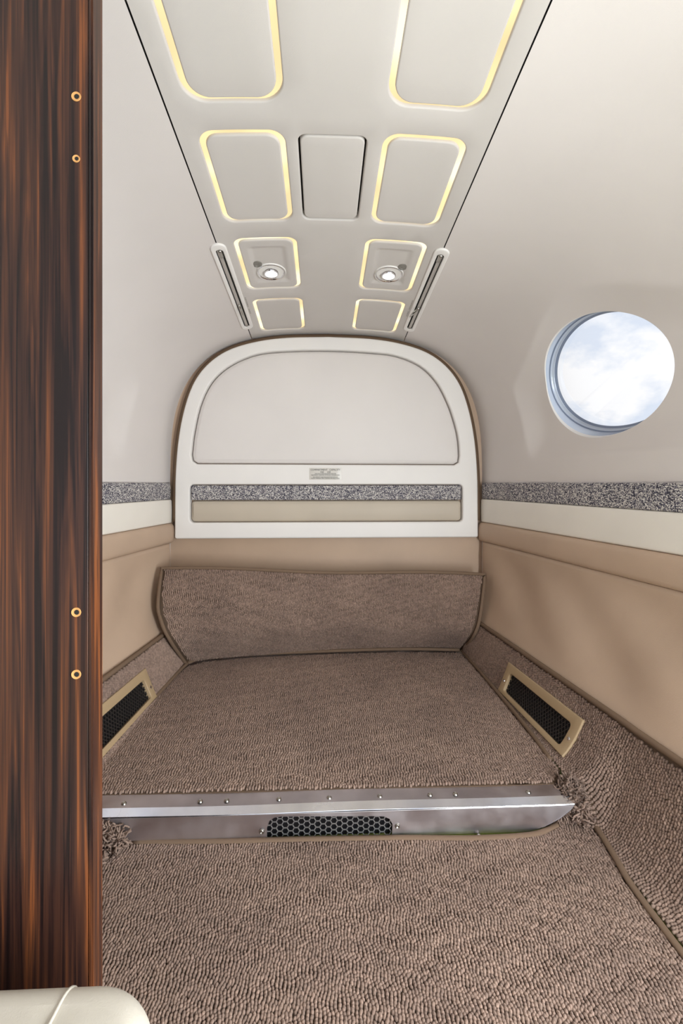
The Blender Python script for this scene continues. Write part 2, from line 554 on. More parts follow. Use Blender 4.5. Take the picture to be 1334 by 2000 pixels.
def build_wall(s, name, idx):
    global WINY
    WINY = 1.053 if s > 0 else 1.005
    V, F = [], []
    y0, y1 = 0.30, YA
    # polar patch round the window opening
    K, R = 240, 46
    angs = [2 * pi * i / K for i in range(K)]
    inner = []
    for a in angs:
        Y = WINY + WINA * cos(a); z = WINZ + WINB * sin(a)
        inner.append((Y, q_of_z(Y, z)))
    cY, cq = WINY, q_of_z(WINY, WINZ)
    outer = []
    for (Y, q) in inner:
        dy, dq = Y - cY, q - cq
        t = min(((y1 - cY) / dy if dy > 1e-9 else 1e9), ((y0 - cY) / dy if dy < -1e-9 else 1e9),
                ((1 - cq) / dq if dq > 1e-9 else 1e9), ((0 - cq) / dq if dq < -1e-9 else 1e9))
        outer.append([cY + dy * t, cq + dq * t])
    for corner in ((y0, 0), (y1, 0), (y0, 1), (y1, 1)):
        i = min(range(K), key=lambda i: math.dist(outer[i], corner)); outer[i] = list(corner)
    for j in range(R + 1):
        t = (j / R) ** 1.25
        for i in range(K):
            Y = inner[i][0] + (outer[i][0] - inner[i][0]) * t; q = inner[i][1] + (outer[i][1] - inner[i][1]) * t
            V.append(wall_pt(s, Y, min(1, max(0, q))))
    for j in range(R):
        for i in range(K):
            i2 = (i + 1) % K
            F.append((j * K + i, j * K + i2, (j + 1) * K + i2, (j + 1) * K + i))
    # forward part, and the straight strip under the belt line
    def grid(ys, qs, fn):
        b0 = len(V)
        for Y in ys:
            for q in qs:
                V.append(fn(Y, q))
        nq = len(qs)
        for i in range(len(ys) - 1):
            for j in range(nq - 1):
                F.append((b0 + i * nq + j, b0 + (i + 1) * nq + j, b0 + (i + 1) * nq + j + 1, b0 + i * nq + j + 1))
    grid(np.linspace(YF, y0, 14), np.linspace(0, 1, 40), lambda Y, q: wall_pt(s, Y, q))
    grid(np.concatenate([np.linspace(YF, 0.6, 8), np.linspace(0.62, YA, 30)]), [-0.02, 0.3, 0.62, ZB + 0.003],
         lambda Y, z: (s * (Aw(Y) + scoop(Y, max(z, 0.64))), Y, z))
    o = structure(mesh(name, V, F, M['sidewall']))
    fix_normals(o)
    # normals towards the cabin
    p = o.data.polygons[0]
    if p.normal.x * s > 0:
        o.data.flip_normals()
    # window: rolled lip, reveal, gasket rings, pane
    w = thing_struct('window_%d' % idx)
    rings = [(0.0, 0.0), (0.0035, 0.0015), (0.006, 0.005), (0.007, 0.010)]
    def ring(ins, out, a):
        """opening shrunk by ins and moved outward by out (m)"""
        Y = WINY + (WINA - ins) * cos(a); z = WINZ + (WINB - ins) * sin(a)
        p = wall_pt(s, Y, q_of_z(Y, z))
        px = p[0]
        return [px, Y, z if ins > 0.0 else p[2], out]
    base = [ring(0, 0, a) for a in angs]
    cx = np.mean([b_[0] for b_ in base]); cy = np.mean([b_[1] for b_ in base]); cz = np.mean([b_[2] for b_ in base])
    nvec = np.array([s * 1.0, 0.155, 0.33]); nvec /= np.linalg.norm(nvec)
    def loop(shrink, depth, planar):
        pts = []
        for b_ in base:
            p = np.array(b_[:3]); c = np.array([cx, cy, cz])
            d = p - c
            d = d - nvec * np.dot(d, nvec) * planar
            L = np.linalg.norm(d)
            pts.append(c + d * (1 - shrink / L) + nvec * depth)
        return pts
    def band(nm, spec, material, par):
        VV, FF = [], []
        for (sh, de, pl) in spec:
            VV += loop(sh, de, pl)
        for j in range(len(spec) - 1):
            for i in range(K):
                i2 = (i + 1) % K
                FF.append((j * K + i, j * K + i2, (j + 1) * K + i2, (j + 1) * K + i))
        return fix_normals(mesh(nm, VV, FF, material, par))
    band('window_lip', [(0, 0, 0), (0.001, 0.002, 0), (0.001, 0.006, 0.3)], M['frame'], w)
    band('reveal', [(0.001, 0.006, 0.3), (-0.001, 0.016, 0.8), (-0.001, 0.026, 1)], M['reveal'], w)
    band('inner_gasket', [(-0.001, 0.026, 1), (0.001, 0.026, 1), (0.002, 0.028, 1)], M['gasket'], w)
    band('retaining_ring', [(0.002, 0.028, 1), (0.003, 0.036, 1), (0.005, 0.036, 1), (0.005, 0.039, 1)], M['reveal'], w)
    band('outer_gasket', [(0.005, 0.039, 1), (0.007, 0.040, 1), (0.008, 0.044, 1), (0.010, 0.044, 1)], M['gasket'], w)
    VV = loop(0.007, 0.042, 1)
    mesh('pane', VV, [tuple(range(K))], M['pane'], w, False)
    return o


def thing_struct(name):
    o = bpy.data.objects.new(name, None); COL.objects.link(o); o['kind'] = 'structure'
    o.empty_display_size = 0.05
    return o


build_wall(1, 'wall_right', 1)
build_wall(-1, 'wall_left', 2)

# aft bulkhead: tan leather over the whole section
AB, BB = Aw(YA) + 0.03, Bh(YA) + 0.03
sec = [(-AB, -0.02), (AB, -0.02)]
top = []
for i in range(61):
    ph = pi * i / 60
    top.append((AB * math.copysign(abs(cos(ph)) ** (2 / NS), cos(ph)), ZB + BB * sin(ph) ** (2 / NS)))
sec = densify(sec + top, 0.03)
P, T = fill(sec, (), 0.05)
structure(mesh('wall_back', [(x, YA - 0.001, z) for x, z in P], T, M['tan_back'], None))

# floor pan in green primer, lower and upper level
structure(box('floor', -0.72, 0.72, YF, YA, -0.05, -0.0025, M['primer']))

# ------------------------------------------------------------------ headliner with its openings
PANELS = []     # x0, x1, y0, y1, r, kind
for s in (-1, 1):
    for x0, x1, y0, y1, r, kd in ((0.077, 0.236, 0.27, 0.722, 0.040, 'long'), (0.082, 0.235, 0.768, 1.003, 0.030, 'square'),
                                  (0.078, 0.231, 1.054, 1.285, 0.026, 'lamp'), (0.077, 0.230, 1.336, 1.553, 0.024, 'small')):
        PANELS.append((x0 if s > 0 else -x1, x1 if s > 0 else -x0, y0, y1, r, kd, s))
HATCH = (-0.066, 0.060, 0.775, 0.997, 0.018)
holes = [round_rect(a, b_, c, d, r, 8, 0.02) for a, b_, c, d, r, *_ in PANELS] + [round_rect(*HATCH[:4], HATCH[4], 8, 0.02)]
TX = XS - 0.0026
outer = densify([(-TX, YF), (TX, YF), (TX, YA), (-TX, YA)], 0.03)
P, T = fill(outer, holes, 0.03)
V = [ceil_map(x, y, 0) for x, y in P]; F = [tuple(t) for t in T]
for h in holes:                                     # rolled lip of every opening
    prev = None
    h = np.array(h)[::(1 if area2(h) > 0 else -1)]
    for e, hh in ((0, 0), (0.0016, -0.0005), (0.0025, -0.0016), (0.003, -0.0035), (0.003, -0.016)):
        q = inset(h, e) if e else h
        b0 = len(V); V += [ceil_map(x, y, hh) for x, y in q]
        if prev is not None:
            for i in range(len(h)):
                j = (i + 1) % len(h); F.append((prev + i, prev + j, b0 + j, b0 + i))
        prev = b0
# turned-up side edges at the seams
for sx in (-1, 1):
    b0 = len(V); ys = np.linspace(YF, YA, 60)
    for y in ys:
        V.append(ceil_map(sx * TX, y, 0)); V.append(ceil_map(sx * TX, y, -0.012))
    for i in range(59):
        F.append((b0 + 2 * i, b0 + 2 * i + 2, b0 + 2 * i + 3, b0 + 2 * i + 1))
import bmesh
ce = mesh('ceiling', V, F, M['headliner'])
bm = bmesh.new(); bm.from_mesh(ce.data); bmesh.ops.remove_doubles(bm, verts=bm.verts, dist=1e-5)
bmesh.ops.recalc_face_normals(bm, faces=bm.faces)
bm.to_mesh(ce.data); bm.free()
structure(ce); sharp(ce, 50)
if max(ce.data.polygons, key=lambda p: p.area).normal.z > 0:
    ce.data.flip_normals()
# dark backing above the seams and the openings (closed roof)
V, F = [], []
xs = np.linspace(-0.31, 0.31, 15); ys = np.linspace(YF, YA, 50)
for y in ys:
    for x in xs:
        V.append(ceil_map(x, y, -0.017))
for i in range(49):
    for j in range(14):
        F.append((i * 15 + j, i * 15 + j + 1, (i + 1) * 15 + j + 1, (i + 1) * 15 + j))
structure(mesh('roof_liner', V, F, M['dark'], ce))


def ring_mesh(name, c0, c1, mapf, h0, h1, material, parent):
    n_ = len(c0); V = [mapf(x, y, h0) for x, y in c0] + [mapf(x, y, h1) for x, y in c1]
    F = [(i, (i + 1) % n_, n_ + (i + 1) % n_, n_ + i) for i in range(n_)]
    return fix_normals(mesh(name, V, F, material, parent))


PL = {('long', -1): 'long lit ceiling panel left of the centreline at the photo\'s top edge',
      ('long', 1): 'long lit ceiling panel right of the centreline at the photo\'s top edge',
      ('square', -1): 'large lit plain ceiling panel left of the unlit centre hatch',
      ('square', 1): 'large lit plain ceiling panel right of the unlit centre hatch',
      ('lamp', -1): 'lit ceiling panel around the left chrome reading light',
      ('lamp', 1): 'lit ceiling panel around the right chrome reading light',
      ('small', -1): 'small lit ceiling panel above the left of the arched bulkhead panel',
      ('small', 1): 'small lit ceiling panel above the right of the arched bulkhead panel'}
for x0, x1, y0, y1, r, kd, s in PANELS:
    t = thing('ceiling_light_panel', PL[(kd, s)], 'ceiling light', 'warm edge-lit panels of the headliner')
    g = 0.0125
    gn, gf = 0.0130, 0.0080
    ox0, ox1, oy0, oy1 = x0 + g, x1 - g, y0 + gn, y1 - gf
    cover = round_rect(ox0, ox1, oy0, oy1, max(0.008, r - g * 0.6), 8, 0.012)
    crown = None
    grid = 0.03
    if kd == 'lamp':
        cx = (x0 + x1) / 2 ; hx0, hx1, hy0, hy1 = cx - 0.042, cx + 0.042, 1.095, 1.245
        def crown(x, y, hx0=hx0, hx1=hx1, hy0=hy0, hy1=hy1):
            d = max(hx0 - x, x - hx1, hy0 - y, y - hy1)
            return -0.0045 * (1 - sst(-0.006, 0.004, d))
        grid = 0.005
    if kd == 'long':
        grid = 0.04
    bore = [[(s * 0.1555 + 0.0345 * cos(a), 1.206 + 0.0345 * sin(a)) for a in np.linspace(0, 2 * pi, 36, endpoint=False)]] if kd == 'lamp' else []
    pad('cover', cover, bore, lambda x, y, h: ceil_map(x, y, h), -0.0008, 0.003, M['headliner'], t, crown, grid, 4, back=-0.012)
    oc = round_rect(x0 + 0.001, x1 - 0.001, y0 + 0.001, y1 - 0.001, r, 8, 0.015)
    P, T = fill(oc, bore, 0.05)
    lamp = mesh('light_strip', [ceil_map(x, y, -0.0060) for x, y in P], T, M['glow'], t)
    fix_normals(lamp)
t = thing('ceiling_hatch', 'unlit ceiling hatch cover with a dark gap between two lit panels', 'hatch')
pad('cover', round_rect(HATCH[0] + 0.0065, HATCH[1] - 0.0065, HATCH[2] + 0.0065, HATCH[3] - 0.0065, 0.014, 8, 0.012), [],
    lambda x, y, h: ceil_map(x, y, h), -0.001, 0.003, M['headliner'], t, None, 0.04, 4, back=-0.014)

# reading lights and the grey discs beside them
for s, side in ((-1, 'left'), (1, 'right')):
    cx, cy = s * 0.1555, 1.206
    t = thing('reading_light', 'round chrome reading light shining in the %s ceiling panel' % side, 'lamp', 'chrome reading lights in the headliner')
    p0 = Vector(ceil_map(cx, cy, -0.0055)); ax = Vector(ceil_map(cx, cy, 0.1)) - p0; ax.normalize()
    lathe('bezel', [(0.0395, 0.0), (0.0395, 0.0018), (0.0385, 0.0032), (0.0372, 0.0032), (0.0362, 0.0020)], p0, ax, M['frame'], t, 48)
    lathe('reflector', [(0.0368, 0.0024), (0.0350, 0.0042), (0.0330, 0.0030), (0.0305, -0.0020), (0.0265, -0.0075), (0.0200, -0.0098), (0.010, -0.0100)], p0, ax, M['chrome'], t, 48)
    lathe('lamp_barrel', [(0.0195, -0.0098), (0.0195, 0.0075), (0.0188, 0.0085), (0.0180, 0.0080)], p0, ax, M['chrome'], t, 40)
    lathe('bulb', [(0.0181, 0.0079), (0.012, 0.0082), (0.002, 0.0084)], p0, ax, M['bulb'], t, 32)
    dx, dy = s * 0.1865, 1.168
    d0 = Vector(ceil_map(dx, dy, -0.0055))
    t2 = thing('switch_disc', 'small grey round disc beside the %s reading light' % side, 'switch', 'grey discs beside the reading lights')
    lathe('disc', [(0.0125, 0.0), (0.0125, 0.0022), (0.011, 0.003), (0.007, 0.003), (0.0065, 0.0022), (0.0, 0.0022)], d0, ax, M['disc'], t2, 24)

# strap tracks straddling the seams
for s, side in ((-1, 'left'), (1, 'right')):
    t = thing('strap_track', 'narrow oblong ceiling slot with metal rail and pull ring on the %s seam' % side, 'track', 'slotted tracks on the ceiling seams')
    cx = s * 0.2655
    mp = lambda x, y, h: ceil_map(x, y, h)
    rim = round_rect(cx - 0.0185, cx + 0.0185, 1.064, 1.510, 0.0182, 8, 0.02)
    slot = round_rect(cx - 0.0080, cx + 0.0080, 1.085, 1.492, 0.0078, 6, 0.02)
    pad('housing', rim, [slot], mp, 0.0045, 0.003, M['frame'], t, None, 0.03, 5, back=-0.001)
    P, T = fill(round_rect(cx - 0.0097, cx + 0.0097, 1.084, 1.493, 0.009, 6, 0.02), (), 0.03)
    fix_normals(mesh('slot_floor', [ceil_map(x, y, 0.0006) for x, y in P], T, M['dark'], t))
    tube('rail', [ceil_map(cx + s * 0.0006, y, 0.0028) for y in np.linspace(1.095, 1.485, 30)], 0.0050, M['rail'], t, 10, flat=0.6)
    tube('rail_end', [ceil_map(cx, y, 0.0035) for y in np.linspace(1.086, 1.112, 6)], 0.0060, M['steel'], t, 10, flat=0.6)
    # the pull ring hangs out of the slot
    c0 = np.array(ceil_map(cx + s * 0.0, 1.352, 0.006))
    tube('ring_bracket', [c0 + np.array([0, -0.010, 0.002]), c0 + np.array([0, -0.004, -0.003]), c0 + np.array([0, 0.006, -0.002])], 0.0035, M['steel'], t, 8)
    rp = []
    for i in range(28):
        a = 2 * pi * i / 28
        rp.append(c0 + np.array([(0.012 if s < 0 else -0.016) * (1 - cos(a)) * (0.35 if s < 0 else 0.75), 0.019 * sin(a) + (0.012 if s < 0 else 0), -0.011 * (1 - cos(a))]))
    tube('pull_ring', rp, 0.0013, M['steel'], t, 6, closed=True)
    # tiny dark marking on the headliner beside the slot
    V, F = [], []
    yy = 1.318
    while yy < 1.415:
        L = random.choice((0.004, 0.007, 0.005)); xm = s * 0.2405 - (0.0022 if s < 0 else -0.0022)
        b0 = len(V)
        for xx, y_ in ((xm - 0.0018, yy), (xm + 0.0018, yy), (xm + 0.0018, yy + L * 0.5), (xm - 0.0018, yy + L * 0.5)):
            V.append(ceil_map(xx, y_, 0.0004))
        F.append((b0, b0 + 1, b0 + 2, b0 + 3)); yy += L + (0.012 if abs(yy - 1.372) < 0.006 else 0.0)
    mk = fix_normals(mesh('printed_marking', V, F, M['disc'], t, False))

# ------------------------------------------------------------------ arched panel on the aft bulkhead
bp = thing('bulkhead_panel', 'cream arched panel with padded upper half on the tan aft bulkhead', 'panel')
YP = 1.598
def bmap(x, z, h): return (x, YP - h, z)
half = [(0.524, 0.449), (0.523, 0.541), (0.5215, 0.663), (0.512, 0.785), (0.491, 0.895), (0.458, 0.985), (0.408, 1.05), (0.340, 1.096), (0.248, 1.125), (0.143, 1.140), (0.0, 1.145)]
arch = spline(half, 60)
out = [(-x, z) for x, z in arch[::-1]]
out = [tuple(p) for p in arch[1:]] + [(-x, z) for x, z in arch[::-1][1:-1]]
bl = [(-0.524, 0.456), (-0.522, 0.451), (-0.517, 0.449)]
br_ = [(0.517, 0.449), (0.522, 0.451), (0.524, 0.456)]
frame_c = densify(br_ + out + bl, 0.02)
ch = spline([(0.456, 0.735), (0.452, 0.79), (0.440, 0.845), (0.416, 0.915), (0.376, 0.99), (0.318, 1.046), (0.235, 1.080), (0.139, 1.091), (0.0, 1.096),
             (-0.143, 1.092), (-0.248, 1.079), (-0.335, 1.041), (-0.396, 0.986), (-0.435, 0.907), (-0.457, 0.81), (-0.466, 0.735)], 90)
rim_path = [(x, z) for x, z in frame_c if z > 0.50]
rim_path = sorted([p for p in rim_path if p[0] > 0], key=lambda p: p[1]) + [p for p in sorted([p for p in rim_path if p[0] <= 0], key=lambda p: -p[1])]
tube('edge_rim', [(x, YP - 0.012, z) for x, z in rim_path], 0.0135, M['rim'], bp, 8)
cush_c = densify([(-0.462, 0.716), (-0.448, 0.707), (0.440, 0.705), (0.453, 0.713)] + [tuple(p) for p in ch], 0.02)
strip_hole = round_rect(-0.473, 0.469, 0.504, 0.634, 0.014, 6, 0.02)
cush_hole = [tuple(p) for p in inset(cush_c, -0.003)]
frame = pad('frame', frame_c, [cush_hole, strip_hole], bmap, 0.028, 0.006, M['frame'], bp, None, 0.06, 6)
cc = np.array(cush_c)
def cush_crown(x, z):
    d = np.min(np.hypot(cc[:, 0] - x, cc[:, 1] - z))
    return 0.011 * (1 - math.exp(-d / 0.05)) + 0.003 * sin(x * 6 + 1) * sin(z * 9) * (1 - math.exp(-d / 0.05))
pad('cushion', cush_c, [], bmap, 0.024, 0.012, M['cushion'], bp, cush_crown, 0.02, 6)
def stripmap(x, z, h): return (x, YP - h, z)
pad('fabric_strip', round_rect(-0.471, 0.467, 0.580, 0.632, 0.006, 4, 0.02), [], bmap, 0.020, 0.006, M['tweed'], bp, None, 0.04, 4)
lc = np.array(round_rect(-0.471, 0.467, 0.506, 0.578, 0.012, 6, 0.02))
def low_crown(x, z): return 0.006 * max(0.0, 1 - ((z - 0.543) / 0.036) ** 2)
pad('lower_pad', [tuple(p) for p in lc], [], bmap, 0.017, 0.010, M['olive_pad'], bp, low_crown, 0.012, 6)
pl = pad('placard', round_rect(-0.066, 0.045, 0.651, 0.6915, 0.001, 2, 0.02), [], bmap, 0.0286, 0.0003, M['placard'], bp, None, 0.0, 2, back=0.0275)


def text(s, x, z, size, parent, sx=1.0):
    c = bpy.data.curves.new('lettering', 'FONT'); c.body = s; c.size = size; c.align_x = 'CENTER'; c.align_y = 'CENTER'
    c.extrude = 0.00015
    c.materials.append(M['ink'])
    tmp = bpy.data.objects.new('lettering', c); COL.objects.link(tmp)
    me = bpy.data.meshes.new_from_object(tmp.evaluated_get(bpy.context.evaluated_depsgraph_get()))
    bpy.data.objects.remove(tmp); bpy.data.curves.remove(c)
    o = bpy.data.objects.new('lettering', me); COL.objects.link(o); o.parent = parent
    o.location = (x, YP - 0.0289, z); o.rotation_euler = (pi / 2, 0, 0); o.scale = (sx, 1, 1)
    return o


text('COMPARTMENT   CAPACITY', -0.0105, 0.6845, 0.0088, pl, 0.90)
text('550     LBS', -0.0105, 0.6768, 0.0082, pl, 1.0)
text('THIS INCLUDES BAGGAGE AND/OR', -0.0105, 0.6710, 0.0052, pl, 0.88)
text('EQUIPMENT AND/OR OPTIONAL FURNISHINGS', -0.0105, 0.6664, 0.0052, pl, 0.88)
text('SEE WEIGHT AND BALANCE SECTION OF', -0.0105, 0.6596, 0.0052, pl, 0.88)
text('FLIGHT MANUAL FOR LOADING INSTRUCTIONS', -0.0105, 0.6550, 0.0052, pl, 0.86)

# ------------------------------------------------------------------ side trim
def X0(Y): return 0.477 + 0.102 * (1.235 - Y)
KZ = 0.187
def kick_base(Y):
    t = sst(0.80, 0.87, Y)
    return (0.475 + (0.463 - 0.475) * t, 0.002 + 0.055 * t)
def kick_xz(Y, u):
    xf, zf = kick_base(Y)
    cx_, cz_ = X0(Y) - 0.006, zf + 0.004
    tx, tz = X0(Y) + 0.038, KZ
    a, b_, c = (1 - u) ** 2, 2 * u * (1 - u), u * u
    return (a * xf + b_ * cx_ + c * tx, a * zf + b_ * cz_ + c * tz)


def trim_strip(name, s, prof, y0, y1, material, parent, ny=40, endr=0.012):
    """prof(Y) -> list of (x inward surface, z); rounded aft and forward ends"""
    ys = np.concatenate([[y0], np.linspace(y0 + endr, y1 - endr, ny), y1 - endr + endr * np.sin(np.linspace(0.25, 1, 4) * pi / 2)])
    V, F = [], []
    for Y in ys:
        e = max(0.0, (Y - (y1 - endr)) / endr); k = 1 - sqrt(max(0, 1 - e * e))
        pr = prof(Y)
        for x, z in pr:
            back = Aw(Y) - 0.001
            V.append((s * (x + (min(endr, max(0, back - x))) * k), Y, z))
    m_ = len(pr)
    for i in range(len(ys) - 1):
        for j in range(m_ - 1):
            F.append((i * m_ + j, (i + 1) * m_ + j, (i + 1) * m_ + j + 1, i * m_ + j + 1))
    o = fix_normals(mesh(name, V, F, material, parent))
    p = o.data.polygons[(len(ys) // 2) * (m_ - 1) + m_ // 2]
    if p.normal.x * s > 0:
        o.data.flip_normals()
    return o


def belt(z0, z1, t, r):
    def f(Y):
        x = Aw(Y) - t; out_ = [(Aw(Y) - 0.001, z1)]
        out_ += [(x + r * (1 - sin(a)), z1 - r * (1 - cos(a)) if False else z1 - r + r * cos(a)) for a in np.linspace(0, pi / 2, 6)]
        zz = np.linspace(z1 - r, z0 + r, 6)[1:-1]
        out_ += [(x - 0.001 * sin(pi * (z1 - z) / (z1 - z0)), z) for z in zz]
        out_ += [(x + r * (1 - cos(a)), z0 + r - r * sin(a)) for a in np.linspace(0, pi / 2, 6)]
        out_ += [(Aw(Y) - 0.001, z0)]
        return out_
    return f


def wr(Y, z):        # gentle slack folds of the lower leather
    return 0.008 * sin(9 * Y + 14 * z) * sin(5.3 * Y - 9 * z + 1.0) + 0.0035 * sin(23 * Y - 31 * z)


def low_prof(Y):
    zt, zb = 0.434, 0.172
    xt, xb = Aw(Y) - 0.012, X0(Y) + 0.041
    out_ = [(Aw(Y) - 0.001, zt)]
    for k in np.linspace(0, 1, 22):
        z = zt + (zb - zt) * k
        x = xt + (xb - xt) * (k ** 1.15) + 0.016 * sin(pi * k)
        out_.append((x + wr(Y, z) * sin(pi * k) - 0.002, z))
    out_.append((xb + 0.02, zb - 0.001))
    return out_


for s, side in ((1, 'right'), (-1, 'left')):
    y0 = 0.10 if s > 0 else 0.48
    t = thing('sidewall_trim', ('upholstered trim below the round window, tweed over cream over tan leather' if s > 0 else
                                'upholstered tweed, cream and tan trim on the wall beside the wood partition'), 'trim panel', 'upholstered lower sidewalls')
    trim_strip('fabric_band', s, belt(0.5835, 0.640, 0.010, 0.005), y0, 1.588, M['tweed'], t)
    trim_strip('upper_pad', s, belt(0.5025, 0.583, 0.014, 0.006), y0, 1.588, M['cream_pad'], t)
    trim_strip('bolster', s, belt(0.434, 0.502, 0.022, 0.014), y0, 1.588, M['tan'], t)
    trim_strip('lower_panel', s, low_prof, y0, 1.580, M['tan'], t, 90, 0.02)

# ------------------------------------------------------------------ carpets
def loop_group():
    g = bpy.data.node_groups.new('carpet_loops', 'GeometryNodeTree')
    g.interface.new_socket('Geometry', in_out='INPUT', socket_type='NodeSocketGeometry')
    g.interface.new_socket('Geometry', in_out='OUTPUT', socket_type='NodeSocketGeometry')
    N, L = g.nodes, g.links
    i = N.new('NodeGroupInput'); o = N.new('NodeGroupOutput')
    ico = N.new('GeometryNodeMeshIcoSphere'); ico.inputs['Radius'].default_value = 1.0; ico.inputs['Subdivisions'].default_value = 2
    sm = N.new('GeometryNodeSetShadeSmooth'); st = N.new('GeometryNodeSetMaterial'); st.inputs['Material'].default_value = M['loops']
    ins = N.new('GeometryNodeInstanceOnPoints')
    ra = N.new('GeometryNodeInputNamedAttribute'); ra.data_type = 'FLOAT_VECTOR'; ra.inputs['Name'].default_value = 'loop_rot'
    sa = N.new('GeometryNodeInputNamedAttribute'); sa.data_type = 'FLOAT_VECTOR'; sa.inputs['Name'].default_value = 'loop_scale'
    er = N.new('FunctionNodeEulerToRotation')
    L.new(ico.outputs['Mesh'], sm.inputs['Geometry']); L.new(sm.outputs[0], st.inputs['Geometry'])
    L.new(i.outputs[0], ins.inputs['Points']); L.new(st.outputs[0], ins.inputs['Instance'])
    L.new(ra.outputs['Attribute'], er.inputs[0]); L.new(er.outputs[0], ins.inputs['Rotation'])
    L.new(sa.outputs['Attribute'], ins.inputs['Scale'])
    L.new(ins.outputs[0], o.inputs[0])
    return g


LOOPS = loop_group()
def eul(t, n_):
    """euler angles whose local X is t and local Z is n"""
    t = t - n_ * t.dot(n_); t.normalize(); b_ = n_.cross(t)
    return Matrix((t, b_, n_)).transposed().to_euler()


def pile(parent, pts, tans, nors, size=1.0, lift=0.4):
    me = bpy.data.meshes.new('pile'); me.from_pydata([tuple(p) for p in pts], [], [])
    a = me.attributes.new('loop_rot', 'FLOAT_VECTOR', 'POINT'); c = me.attributes.new('loop_scale', 'FLOAT_VECTOR', 'POINT')
    R = []; S = []
    for t, n_ in zip(tans, nors):
        t = Vector(t); n_ = Vector(n_)
        sidev = n_.cross(t)
        t = t + sidev * random.uniform(-0.5, 0.5) + n_ * random.uniform(0.0, lift)
        e = eul(t, (n_ + Vector((random.uniform(-.2, .2), random.uniform(-.2, .2), random.uniform(-.2, .2)))).normalized())
        R += [e.x, e.y, e.z]
        k = random.uniform(0.85, 1.15) * size
        S += [0.0033 * k, 0.00228 * k, 0.0028 * k]
    a.data.foreach_set('vector', R); c.data.foreach_set('vector', S)
    me.materials.append(M['loops'])
    o = bpy.data.objects.new('pile', me); COL.objects.link(o); o.parent = parent; o['kind'] = 'stuff'
    md = o.modifiers.new('loops', 'NODES'); md.node_group = LOOPS
    return o


def warp(x, y):
    """slow sideways wander of the loop rows"""
    return 0.0022 * np.sin(46 * y + 13 * x) + 0.0016 * np.sin(118 * y - 37 * x + 1.3) + 0.0009 * np.sin(260 * y + 90 * x) + 0.004 * np.sin(7 * y + 5 * x)


def rows_in(contour, px=0.0047, py=0.0044, size=1.0):
    c = np.array(contour)
    gx = np.arange(c[:, 0].min() - 0.01, c[:, 0].max() + 0.01, px); gy = np.arange(c[:, 1].min(), c[:, 1].max(), py)
    X, Y = np.meshgrid(gx, gy); Y = Y + (np.arange(X.shape[1]) % 2)[None] * py * 0.5
    Y = Y + rng.uniform(-0.0011, 0.0011, X.shape)
    X = X + warp(X, Y) + rng.uniform(-0.0005, 0.0005, X.shape)
    Q = np.stack([X, Y], -1).reshape(-1, 2)
    return Q[inside(Q, c)]


def flat_carpet(root, contour, z, clip=None, size=1.0):
    mesh_c = densify(contour, 0.03)
    pad('backing', mesh_c, [], lambda x, y, h: (x, y, z - 0.006 + h), 0.005, 0.0015, M['backing'], root, None, 0.08, 2)
    Q = rows_in([tuple(p) for p in inset(mesh_c, 0.004)], 0.0047 * size, 0.0044 * size)
    if clip is not None:
        Q = Q[clip(Q)]
    pile(root, [(x, y, z + 0.0005) for x, y in Q], [(0, 1, 0)] * len(Q), [(0, 0, 1)] * len(Q), size * 1.03)


# lower carpet, in front of the step
lc_edge = [(0.484, 0.862), (0.446, 0.842), (0.405, 0.822), (0.357, 0.805), (0.25, 0.801), (0.12, 0.807), (-0.06, 0.811), (-0.20, 0.812), (-0.355, 0.818)]
lower_c = [(0.470, 0.10), (0.462, 0.588), (0.463, 0.69), (0.477, 0.785)] + lc_edge + [(-0.47, 0.818), (-0.47, 0.10)]
t = thing('carpet', 'brown loop-pile floor carpet in front of the aluminium step', 'carpet', 'brown loop-pile carpets')
flat_carpet(t, lower_c, 0.004, lambda Q: Q[:, 1] > 0.46)
bpth = spline([(0.463, 0.30, 0.008), (0.463, 0.588, 0.008), (0.464, 0.69, 0.009), (0.470, 0.735, 0.010), (0.478, 0.785, 0.009), (0.486, 0.862, 0.009)], 60)
tube('binding', bpth, 0.0058, M['binding'], t, 8, flat=0.6)
tube('binding', spline([(x, y, 0.0065) for x, y in lc_edge], 90), 0.0056, M['binding'], t, 8, flat=0.6)

# upper carpet, between step and flap
upper_c = [(-0.50, 0.866), (0.428, 0.862), (0.436, 0.872), (0.462, 0.905), (0.460, 1.05), (0.463, 1.32), (0.455, 1.538), (0.25, 1.552), (0.0, 1.544), (-0.25, 1.526), (-0.40, 1.496), (-0.448, 1.462), (-0.460, 1.40), (-0.475, 1.22), (-0.497, 1.017)]
t = thing('carpet', 'brown loop-pile carpet on the raised floor behind the step', 'carpet', 'brown loop-pile carpets')
flat_carpet(t, upper_c, 0.0585, None, 1.08)
tube('binding', spline([(0.457, 0.935, 0.0595), (0.459, 1.05, 0.065), (0.459, 1.32, 0.066), (0.456, 1.46, 0.067), (0.455, 1.535, 0.067)], 60), 0.0050, M['binding'], t, 8)
tube('binding', spline([(-0.490, 1.0, 0.066), (-0.470, 1.22, 0.066), (-0.458, 1.40, 0.066), (-0.450, 1.462, 0.067)], 60), 0.0055, M['binding'], t, 8)
tube('binding', spline([(-0.449, 1.466, 0.067), (-0.41, 1.498, 0.068), (-0.25, 1.530, 0.068), (-0.003, 1.548, 0.068), (0.25, 1.557, 0.068), (0.448, 1.540, 0.068)], 60), 0.0055, M['binding'], t, 8)
box('floor_board', -0.50, 0.455, 0.836, 1.59, 0.0, 0.0520, M['alu'], t)

